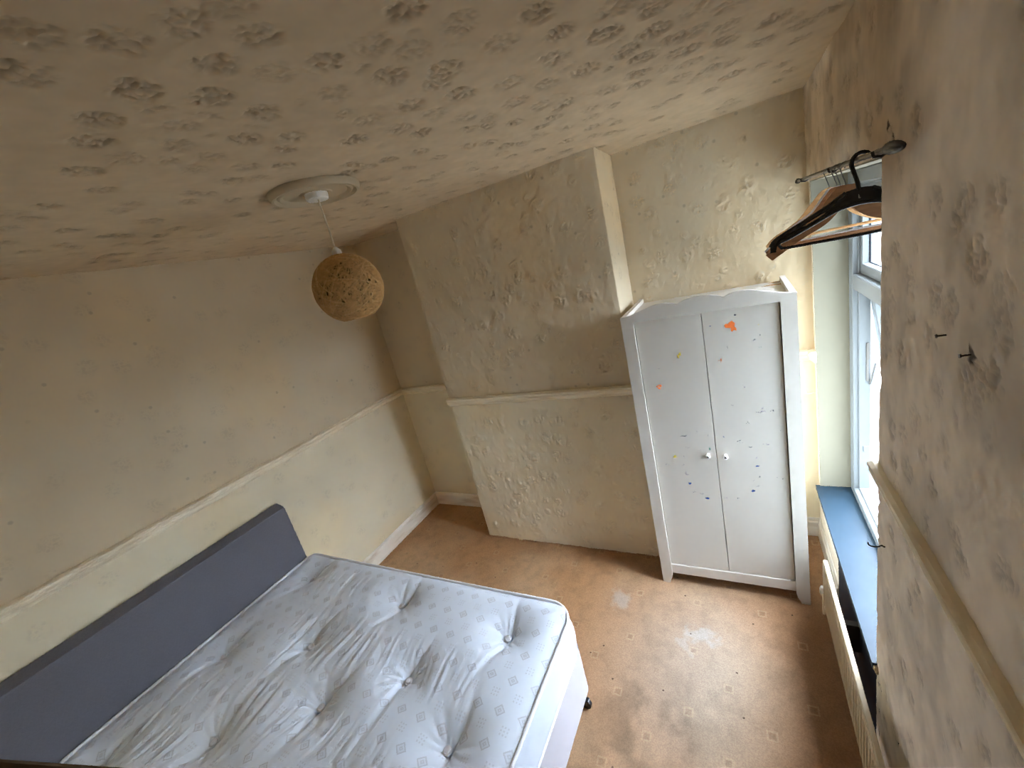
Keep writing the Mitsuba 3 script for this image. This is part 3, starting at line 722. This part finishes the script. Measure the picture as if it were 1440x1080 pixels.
bb = prism(base_out, ZL - 0.012 - 0.065, (EX, EY, EZ), (0, 0, 0.065))
add('divan_base__body', bb, 'divan_cloth', 30)
for k, (cx, cy) in enumerate(((BX1 - 0.012, BY1 - 0.085), (BX1 - 0.05, BY0 + 0.10), (0.2, BY1 - 0.06), (0.2, BY0 + 0.08))):
    wh = trimesh.creation.cylinder(0.025, 0.018, sections=24)
    wh.apply_transform(trimesh.transformations.rotation_matrix(math.pi / 2, EX))
    wh.apply_translation((cx, cy, 0.025))
    m = join(wh, box(cx - 0.010, cx + 0.018, cy - 0.013, cy + 0.013, 0.030, 0.054, 0.003), tube([(cx, cy, 0.05), (cx, cy, 0.07)], 0.006, 8))
    add('divan_base__castor' + ('' if k == 0 else '_%03d' % k), m, 'black_plastic', 30, 'black castor')

tag('mattress', 'white tufted double mattress with a grey diamond damask pattern', 'mattress')
TUFT = [(0.292, -1.568), (1.110, -1.595), (1.794, -1.619), (0.287, -2.130), (0.770, -1.935), (1.448, -1.928), (1.122, -2.145), (1.786, -2.099), (0.749, -2.409), (1.46, -2.415), (0.29, -2.66), (1.12, -2.665), (1.79, -2.65)]
TUFT = [(x + 0.012, y) for x, y in TUFT]
rads = (0.05, 0.115, 0.115, 0.05)
def mattress_height(x, y):
    ins = np.minimum(np.minimum(x - BX0, BX1 - x), np.minimum(y - BY0, BY1 - y))
    z = ZE + 0.030 * (1 - np.exp(-np.maximum(ins, 0) / 0.055))
    P = np.stack([x, y, 0 * x], -1)
    wob = meshkit.noise(P * (4.0, 4.0, 1), 3) - 0.5
    z += 0.012 * (meshkit.noise(P * (3.0, 3.0, 1), 5) - 0.5)
    # ruckles that run across the bed, strongest in bands level with the tufts
    bx = x + 0.05 * (meshkit.noise(P * (2.5, 5.0, 1), 8) - 0.5) + 0.06 * wob + 0.05 * np.sin((y + 1.7) * 3.0)
    r1 = meshkit.noise(np.stack([bx * 34, y * 2.6, 0 * x], -1), 21)
    r2 = meshkit.noise(np.stack([bx * 58 + 9, y * 3.2, 0 * x], -1), 22)
    ruck = np.abs(r1 - 0.5) * 2 * 0.7 + np.abs(r2 - 0.5) * 2 * 0.3
    band = 0
    for yb, x0, x1 in ((-1.56, 0.1, 1.25), (-1.86, 0.55, 1.75), (-1.98, 0.4, 0.95), (-2.25, 0.2, 1.7), (-2.5, 0.2, 1.7)):
        band = band + np.exp(-((y - yb) / 0.10) ** 2) / (1 + np.exp(-(x - x0) / 0.05)) / (1 + np.exp((x - x1) / 0.06))
    patch = 0.25 + 1.1 * meshkit.noise(P * (2.2, 3.0, 1), 31)
    edge = np.clip(ins / 0.08, 0, 1)
    z -= 0.0115 * (1 - ruck) ** 2 * np.clip(band, 0, 1.2) * patch * edge
    for i, (tx, ty) in enumerate(TUFT):
        dx, dy = x - tx, y - ty
        r = np.hypot(dx, dy)
        z -= 0.030 * np.exp(-(r / 0.030) ** 1.2) + 0.034 * np.exp(-(r / 0.115) ** 2)
        # the deep pull line through each tuft
        for sgn, L, sl in ((1, 0.13, 0.25 - 0.12 * (i % 3)), (-1, 0.17, -0.18 + 0.1 * (i % 4))):
            t = np.maximum(dy * sgn, 0)
            off = dx - sl * t - 0.02 * np.sin(t * 14 + i)
            w = 0.010 + 0.05 * t
            z -= 0.017 * np.exp(-(off / w) ** 2) * np.exp(-(t / L) ** 2) * (dy * sgn > 0)
        a = np.arctan2(dy, dx)
        z -= 0.006 * np.exp(-(r / 0.11) ** 2) * (r > 0.008) * (0.5 + 0.5 * np.sin(a * 9 + 5 * i + 3 * np.sin(a * 2 + i)))
    return z
outline = Polygon(round_rect(BX0, BX1, BY0, BY1, rads))
ring = resample(round_rect(BX0, BX1, BY0, BY1, rads), 0.012)
# top: rings shrinking into the bed give way to a regular grid
st = 0.0065
xs, ys = np.arange(BX0, BX1 + st / 2, st), np.arange(BY0, BY1 + st / 2, st)
GX, GY = np.meshgrid(xs, ys, indexing='ij')
def snap(x, y):
    """Pulls grid points beyond the rounded corners on to the outline."""
    x, y = x.copy(), y.copy()
    for (cx, cy), r in zip(((BX0, BY0), (BX1, BY0), (BX1, BY1), (BX0, BY1)), rads):
        sx, sy = (1 if cx == BX0 else -1), (1 if cy == BY0 else -1)
        ox, oy = cx + sx * r, cy + sy * r
        u, v = (ox - x) * sx / r, (oy - y) * sy / r
        inc = (u > 0) & (v > 0)
        uu, vv = np.clip(u, 0, 1), np.clip(v, 0, 1)
        nu, nv = uu * np.sqrt(1 - vv ** 2 / 2), vv * np.sqrt(1 - uu ** 2 / 2)
        x = np.where(inc, ox - sx * nu * r, x)
        y = np.where(inc, oy - sy * nv * r, y)
    return x, y
SX, SY = snap(GX, GY)
GZ = mattress_height(SX, SY)
nx, ny = GX.shape
idx = np.arange(nx * ny).reshape(nx, ny)
q = np.stack([idx[:-1, :-1], idx[1:, :-1], idx[1:, 1:], idx[:-1, 1:]], -1).reshape(-1, 4)
F = np.vstack([q[:, [0, 1, 2]], q[:, [0, 2, 3]]])
add('mattress__top_panel', trimesh.Trimesh(np.c_[SX.ravel(), SY.ravel(), GZ.ravel()], F, process=False), 'mattress_damask', True)
# border: a softly bulging band
n = len(ring)
ctr = np.array([(BX0 + BX1) / 2, (BY0 + BY1) / 2])
nrm = np.stack([np.roll(ring, -1, 0)[:, 1] - np.roll(ring, 1, 0)[:, 1], -(np.roll(ring, -1, 0)[:, 0] - np.roll(ring, 1, 0)[:, 0])], -1)
nrm /= np.linalg.norm(nrm, axis=1, keepdims=True)
V = []
for k, t in enumerate(np.linspace(0, 1, 12)):
    bul = 0.016 * math.sin(math.pi * t) + 0.002
    wav = 0.004 * (meshkit.noise(np.c_[ring * 9, np.full(n, t * 2)], 4) - 0.5) * math.sin(math.pi * t)
    P = ring + nrm * ((bul + wav) * np.where(nrm[:, 0] < -0.6, 0.0, 1.0))[:, None]
    V.append(np.c_[P, np.full(n, ZE + (ZL - ZE) * t)])
V = np.vstack(V)
F = []
for k in range(11):
    for s in range(n):
        a, b, c, d = k * n + s, k * n + (s + 1) % n, (k + 1) * n + (s + 1) % n, (k + 1) * n + s
        F += [(a, d, c), (a, c, b)]
add('mattress__border', trimesh.Trimesh(V, F, process=False), mat('border_cloth', srgb(196, 204, 214), 0.85, 0.1), True)
und = prism(Polygon(ring).buffer(-0.004), 0.004, (EX, EY, EZ), (0, 0, ZL - 0.006))
add('mattress__underside', und, 'divan_cloth')
zt = ZE + 0.0035 * (meshkit.noise(np.c_[ring * 6, np.zeros(n)], 9) - 0.5)
add('mattress__piping', loop_tube(np.c_[ring + nrm * 0.002, zt + 0.004], 0.0085, 8), 'piping_tape', True, 'pale piping round the top edge')
add('mattress__piping_001', loop_tube(np.c_[ring + nrm * 0.003, np.full(n, ZL + 0.002)], 0.0065, 8), 'piping_tape', True, 'pale piping round the bottom edge')
btn = lathe([(0, 0.006), (0.004, 0.0075), (0.009, 0.007), (0.0115, 0.004), (0.0115, 0.001), (0.008, -0.003), (0, -0.004)], sections=20)
ringlet = trimesh.creation.torus(0.0140, 0.0042, major_sections=20, minor_sections=8)
btn.vertices *= 1.15
tuft_shape = mikit.ply(join(btn, ringlet), 'button_felt', smooth=40)
for i, (tx, ty) in enumerate(TUFT):
    z = float(mattress_height(np.array([tx]), np.array([ty]))[0])
    key = 'mattress__tuft_button' + ('' if i == 0 else '_%03d' % i)
    scene[key] = {**tuft_shape, 'to_world': T().translate([tx, ty, z + 0.013])}
    if i == 0:
        labels[key] = {'label': 'round felt tuft button'}

# headboard
hb = Polygon([(0.016, 0.30), (0.092, 0.30), (0.092, 0.955), (0.088, 0.966), (0.076, 0.974), (0.028, 0.990), (0.020, 0.993), (0.016, 0.990)])
m = prism(hb, 2.85 - 1.437, (EX, EZ, EY), (0, -2.85, 0))
add('headboard', m, 'headboard_cloth', 35, 'plain grey upholstered headboard standing between mattress and wall', 'headboard')
add('headboard__leg', box(0.02, 0.045, -1.75, -1.69, 0.0, 0.302, 0.002), 'dark_door_wood')
add('headboard__leg_001', box(0.02, 0.045, -2.55, -2.49, 0.0, 0.302, 0.002), 'dark_door_wood')

# ------------------------------------------------------------------ ceiling rose and pendant
RC = (1.398, -1.468)
rose = [(0, -0.018), (0.060, -0.018), (0.064, -0.014), (0.100, -0.012), (0.124, -0.014), (0.130, -0.019), (0.138, -0.022), (0.144, -0.020), (0.147, -0.016), (0.152, -0.018), (0.160, -0.026), (0.168, -0.026), (0.174, -0.019), (0.177, -0.008), (0.178, 0.0), (0, 0.0)]
m = lathe(rose[::-1], (RC[0], RC[1], H - 0.004), 96)
m.fix_normals()
add('ceiling_rose', m, 'rose_paint', 30, 'round moulded plaster rose on the ceiling around the pendant', 'ceiling rose')
PC = (1.414, -1.480)
tag('pendant_lamp', 'pendant lamp with a woven brown twine ball shade', 'pendant lamp')
m = lathe([(0, 0), (0.040, 0), (0.044, 0.004), (0.045, 0.026), (0.045, 0.034), (0, 0.034)], (PC[0] - 0.008, PC[1] + 0.004, H - 0.046), 40)
add('pendant_lamp__ceiling_cup', m, 'white_plastic', 35, 'white plastic ceiling cup')
add('pendant_lamp__cord', tube([(PC[0], PC[1], H - 0.043), (PC[0] + 0.001, PC[1], H - 0.15), (PC[0], PC[1], 2.365)], 0.0032, 8), 'cord_white', True, 'thin pale cord')
m = lathe([(0, 0.075), (0.008, 0.074), (0.012, 0.066), (0.0195, 0.060), (0.020, 0.0), (0.017, -0.03), (0, -0.03)][::-1], (PC[0], PC[1], 2.298), 28)
add('pendant_lamp__lamp_holder', m, 'white_plastic', 35, 'white plastic lamp holder')
BR, BZ = 0.1400, 2.2015
# shade: twine wound round a ball, open at the bottom
def shade_ball(r, cut, sections=48):
    a = np.linspace(0.10, math.pi - cut, 30)
    return lathe(np.c_[r * np.sin(a), r * np.cos(a)], (PC[0], PC[1], BZ), sections)
CUT = 0.46
add('pendant_lamp__shade', shade_ball(BR - 0.0025, CUT), 'twine_inner', True, 'ball of woven brown twine open below')
rng = np.random.default_rng(21)
SV, SF, off = [], [], 0
for k in range(640):
    # a great or small circle avoiding the openings
    ax = rng.normal(size=3)
    ax /= np.linalg.norm(ax)
    if abs(ax[2]) > 0.93:
        continue
    c = rng.uniform(-0.35, 0.35)
    e1 = np.cross(ax, EZ); e1 /= np.linalg.norm(e1)
    e2 = np.cross(ax, e1)
    th0, span = rng.uniform(0, 2 * np.pi), rng.uniform(1.8, 4.2)
    ts = th0 + np.linspace(0, span, 30)
    p = c * ax + math.sqrt(1 - c * c) * (np.cos(ts)[:, None] * e1 + np.sin(ts)[:, None] * e2)
    ok = (p[:, 2] > -math.cos(CUT) - 0.004) & (p[:, 2] < 0.985)
    # longest run
    best, cur = (0, 0), None
    for i, o in enumerate(list(ok) + [False]):
        if o and cur is None:
            cur = i
        if not o and cur is not None:
            if i - cur > best[1] - best[0]:
                best = (cur, i)
            cur = None
    p = p[best[0]:best[1]]
    if len(p) < 6:
        continue
    rr = BR + rng.uniform(-0.0010, 0.0022)
    m = tube(p * rr + (PC[0], PC[1], BZ), rng.uniform(0.0010, 0.0016), 4)
    SV.append(m.vertices); SF.append(m.faces + off); off += len(m.vertices)
add('pendant_lamp__shade__twine', trimesh.Trimesh(np.vstack(SV), np.vstack(SF), process=False), 'twine', True, 'criss-cross strands of twine', None, None, 'stuff')
OV, OF, off = [], [], 0
for k in range(90):
    ax = rng.normal(size=3)
    ax /= np.linalg.norm(ax)
    if abs(ax[2]) > 0.9:
        continue
    e1 = np.cross(ax, EZ); e1 /= np.linalg.norm(e1)
    e2 = np.cross(ax, e1)
    c = rng.uniform(-0.3, 0.3)
    ts = rng.uniform(0, 2 * np.pi) + np.linspace(0, rng.uniform(0.8, 1.8), 20)
    p = c * ax + math.sqrt(1 - c * c) * (np.cos(ts)[:, None] * e1 + np.sin(ts)[:, None] * e2)
    if p[:, 2].min() < -math.cos(CUT) or p[:, 2].max() > 0.98:
        continue
    m = tube(p * (BR + 0.0022) + (PC[0], PC[1], BZ), 0.0012, 4)
    OV.append(m.vertices); OF.append(m.faces + off); off += len(m.vertices)
add('pendant_lamp__shade__loose_twine', trimesh.Trimesh(np.vstack(OV), np.vstack(OF), process=False), mat('pale_twine', srgb(226, 196, 148), 0.75, 0.2), True, 'paler loose outer strands of twine', None, None, 'stuff')
rim = BR * math.sin(CUT)
add('pendant_lamp__shade__rim', loop_tube([(PC[0] + rim * math.cos(t), PC[1] + rim * math.sin(t), BZ - BR * math.cos(CUT) - 0.001) for t in np.linspace(0, 2 * np.pi, 40, endpoint=False)], 0.0022, 6), 'twine', True)
add('pendant_lamp__bulb', lathe([(0, -0.085), (0.018, -0.080), (0.029, -0.062), (0.031, -0.045), (0.024, -0.02), (0.013, 0.0), (0.013, 0.01), (0, 0.01)], (PC[0], PC[1], 2.262), 24), 'white_plastic', True, 'unlit white bulb')

# ------------------------------------------------------------------ rail above the window with clothes hangers
def rail_pt(y):
    t = (y + 0.06) / (-1.50 + 0.06)
    return np.array([3.150 + 0.010 * t, y, 2.186 - 0.006 * t])
tag('curtain_rail', 'thin tarnished metal rail fixed above the window recess', 'curtain rail')
rr = 0.0072
add('curtain_rail__rod', tube([rail_pt(y) for y in np.linspace(-1.47, -0.12, 12)], rr, 12), 'rail_metal', True)
p = rail_pt(-0.125)
add('curtain_rail__finial', tube([p + (0, -0.01, 0), p + (0, 0.004, 0), p + (0, 0.010, 0), p + (0, 0.03, -0.001), p + (0, 0.06, -0.004), p + (0, 0.10, -0.008)], [0.0085, 0.012, 0.0125, 0.009, 0.006, 0.001], 12), 'dark_metal', True, 'dark pointed finial')
p = rail_pt(-1.47)
add('curtain_rail__finial_001', tube([p + (0, 0.012, 0), p + (0, 0.004, 0), p + (0, 0, 0), p + (0, -0.012, 0), p + (0, -0.04, -0.002), p + (0, -0.075, -0.004), p + (0, -0.085, -0.004)], [0.0085, 0.011, 0.013, 0.014, 0.0135, 0.009, 0.002], 14), 'black_plastic', True, 'dark rounded finial')
for k, y in enumerate((-0.30, -0.90, -1.40)):
    p = rail_pt(y)
    kb = 'curtain_rail__bracket' + ('' if k == 0 else '_%03d' % k)
    add(kb, box(W - 0.004, W + 0.001, y - 0.010, y + 0.010, p[2] - 0.008, p[2] + 0.026, 0.001), 'dark_metal', False, 'dark wall bracket' if k == 0 else None)
    add(kb + '__arm', tube([(W - 0.002, y, p[2] + 0.012), (W - 0.02, y, p[2] + 0.004), (p[0] + 0.004, y, p[2] - rr - 0.004), (p[0] - 0.010, y, p[2] - 0.008), (p[0] - 0.013, y, p[2] + 0.004)], 0.0035, 8), 'dark_metal', 30)

def hook_path(c, u, neck, drop):
    """Hook of a hanger at neck height: c the rail's centre, u the hanger's direction."""
    r = rr + 0.006
    P = [neck + (0, 0, 0), neck + (0, 0, 0.014)]
    ctr = c + np.array([0, 0, rr - r + 0.004 * 0])
    for a in np.linspace(200, -20, 14):
        P.append(ctr + u * r * math.cos(math.radians(a)) + EZ * r * math.sin(math.radians(a)))
    return np.array([P[0], P[1]] + list(P[2:]))

def wooden_hanger(name, y, top, width, thick, bsdf, bar_bsdf, label, drop=0.060, bar=True, group=None, barz=None):
    """Arms drawn as an outline (distance from the middle, height below the neck), mirrored, given thickness along the rail."""
    c = rail_pt(y)
    neck = c + np.array([0, 0, -drop])
    tag(name, label, 'coat hanger', group)
    up = np.array(top)
    up = smooth_path(up, 5)
    d = np.gradient(up, axis=0)
    nn = np.c_[d[:, 1], -d[:, 0]]
    nn /= np.linalg.norm(nn, axis=1, keepdims=True)
    nn[nn[:, 1] > 0] *= -1
    wdt = np.interp(np.linspace(0, 1, len(up)), [0, 0.5, 0.9, 1], width)
    lowp = up + nn * wdt[:, None]
    lowp[0] = (0, up[0, 1] - width[0])
    half = np.vstack([up, lowp[::-1]])
    poly = Polygon(half).buffer(0.0005).union(Polygon(np.c_[-half[:, 0], half[:, 1]]).buffer(0.0005)).buffer(-0.002).buffer(0.002)
    poly = max(getattr(poly, 'geoms', [poly]), key=lambda g: g.area)
    m = prism(poly, thick, (EX, EZ, EY), neck + (0, -thick / 2, 0))
    add(name + '__arms', m, bsdf, 40)
    if bar:
        bz = barz if barz is not None else up[-1, 1] + 0.012
        hw = abs(up[-1, 0]) - 0.022
        add(name + '__bar', tube([neck + (-hw, 0, bz), neck + (hw, 0, bz)], 0.005, 10), bar_bsdf, 40)
    h = smooth_path(hook_path(c, EX, neck + (0, 0, -0.006), drop), 3)
    add(name + '__hook', tube(h, 0.0016, 6), 'hook_wire', True, 'metal hook')

curvy = [(0, 0.0), (-0.022, -0.008), (-0.055, -0.044), (-0.088, -0.082), (-0.125, -0.108), (-0.170, -0.130), (-0.200, -0.158)]
broad = [(0, 0.0), (-0.018, -0.001), (-0.027, -0.006), (-0.043, -0.027), (-0.073, -0.064), (-0.113, -0.088), (-0.165, -0.122), (-0.212, -0.163)]
wooden_hanger('clothes_hanger', -0.83, curvy, (0.032, 0.030, 0.024, 0.018), 0.011, 'pine_wood', 'pine_wood', 'pale pine hanger with a thin bar, farthest along the rail', 0.057)
wooden_hanger('clothes_hanger_001', -0.95, broad, (0.030, 0.028, 0.024, 0.020), 0.010, 'grey_white_plastic', 'grey_white_plastic', 'slim white hanger between the pine and tan hangers', 0.058)
wooden_hanger('clothes_hanger_002', -1.00, broad, (0.050, 0.040, 0.030, 0.022), 0.012, 'tan_wood', 'tan_wood', 'broad tan wooden hanger just behind the white hanger', 0.059)
wooden_hanger('clothes_hanger_003', -1.07, [(a * 1.02, b * 1.0) for a, b in broad], (0.056, 0.046, 0.034, 0.026), 0.012, 'tan_wood', 'tan_wood', 'broad tan wooden hanger directly behind the black hanger', 0.060)

# black plastic hanger nearest the camera
yb = -1.215
cb = rail_pt(yb)
cx = 3.160
tag('clothes_hanger_004', 'black plastic hanger marked L, nearest on the rail', 'coat hanger')
def bp(pts):
    return [(x - cx, z) for x, z in pts]
upper = bp([(3.160, 2.108), (3.145, 2.107), (3.131, 2.104), (3.110, 2.092), (3.090, 2.079), (3.031, 2.051), (2.977, 2.026), (2.956, 2.013), (2.946, 1.998), (2.944, 1.979)])
lower = bp([(2.958, 1.979), (2.962, 1.994), (2.970, 2.003), (2.994, 2.010), (3.047, 2.032), (3.090, 2.051), (3.123, 2.062), (3.160, 2.066)])
half = upper + lower
slit = Polygon(bp([(3.022, 2.0355), (3.040, 2.0450), (3.065, 2.0570), (3.088, 2.0655), (3.080, 2.0580), (3.062, 2.0495), (3.040, 2.0395)]))
P1 = Polygon(half).difference(slit)
P1m = trimesh.transformations
poly = P1.buffer(0.0004).union(Polygon([(-x, z) for x, z in half]).difference(Polygon([(-x, z) for x, z in slit.exterior.coords])).buffer(0.0004))
arms = prism(poly, 0.008, (EX, EZ, EY), (cx, yb - 0.004, 0))
ribs = []
for s in (1, -1):
    up3 = np.array([(s * x + cx, yb, z - 0.003) for x, z in upper[2:-1]])
    ribs.append(tube(smooth_path(up3, 4), 0.0065, 8))
    lo3 = np.array([(s * x + cx, yb, z + 0.003) for x, z in lower[2:]])
    ribs.append(tube(smooth_path(lo3, 4), 0.006, 8))
add('clothes_hanger_004__arms', join(arms, *ribs), 'black_plastic', 35)
bar = [(2.976, 2.008), (2.968, 2.001), (2.971, 1.992), (2.984, 1.986), (3.063, 1.984), (3.160, 1.982)]
pb = [(x, yb, z) for x, z in bar] + [(2 * cx - x, yb, z) for x, z in bar[::-1][1:]]
add('clothes_hanger_004__bar', tube(smooth_path(pb, 5), 0.0042, 8), 'black_plastic', True)
hk = np.array([(3.160, yb, 2.100), (3.156, yb, 2.125), (3.150, yb, 2.145), (3.1445, yb, 2.165), (3.1455, yb, 2.180), (3.153, yb, 2.190), (3.164, yb, 2.194), (3.176, yb, 2.191), (3.184, yb, 2.182)])
hk[2:, 2] += 0.003
add('clothes_hanger_004__hook', tube(smooth_path(hk, 5), 0.0052, 10), 'black_plastic', True)
tx = meshkit.text_mesh('L', 0.009, 0.0006)
tx.apply_transform(trimesh.transformations.rotation_matrix(math.pi / 2, EX))
tx.apply_translation((3.157, yb - 0.0040, 2.081))
add('clothes_hanger_004__size_mark', tx, 'grey_white_plastic', False, 'pale letter L')

# ------------------------------------------------------------------ small fixings on the window wall
def wall_hook(key, y, z, bsdf, label):
    P = [(W, y, z), (W - 0.012, y + 0.0, z), (W - 0.018, y + 0.002, z + 0.003), (W - 0.026, y + 0.003, z - 0.004), (W - 0.040, y + 0.004, z - 0.006), (W - 0.050, y + 0.004, z), (W - 0.052, y + 0.004, z + 0.010)]
    m = join(tube(smooth_path(P, 5), 0.0022, 8), lathe([(0, 0), (0.006, 0), (0.005, 0.003), (0, 0.003)], (0, 0, 0), 14).apply_transform(trimesh.transformations.translation_matrix((W, y, z)) @ trimesh.transformations.rotation_matrix(-math.pi / 2, EY)))
    add(key, m, bsdf, 40, label, 'hook')
wall_hook('tieback_hook', -1.335, 1.005, 'dark_metal', 'dark bent hook screwed into the wall under the near dado rail')
wall_hook('tieback_hook_001', -0.035, 1.02, 'cream_gloss', 'pale bent hook on the wall strip between wardrobe and window')
def nail(key, y, z, tilt, label):
    P = np.array([(W + 0.004, y, z), (W - 0.022, y + tilt, z - 0.004)])
    add(key, join(tube(P, 0.0018, 8), tube([P[1], P[1] + (-0.002, 0, 0)], 0.004, 8)), 'dark_metal', 30, label, 'nail')
nail('wall_nail', -1.69, 1.806, 0.01, 'small dark nail in the stained wall right of the window, the left of two')
nail('wall_nail_001', -1.787, 1.796, 0.004, 'small dark nail in the stained wall, the right of two')
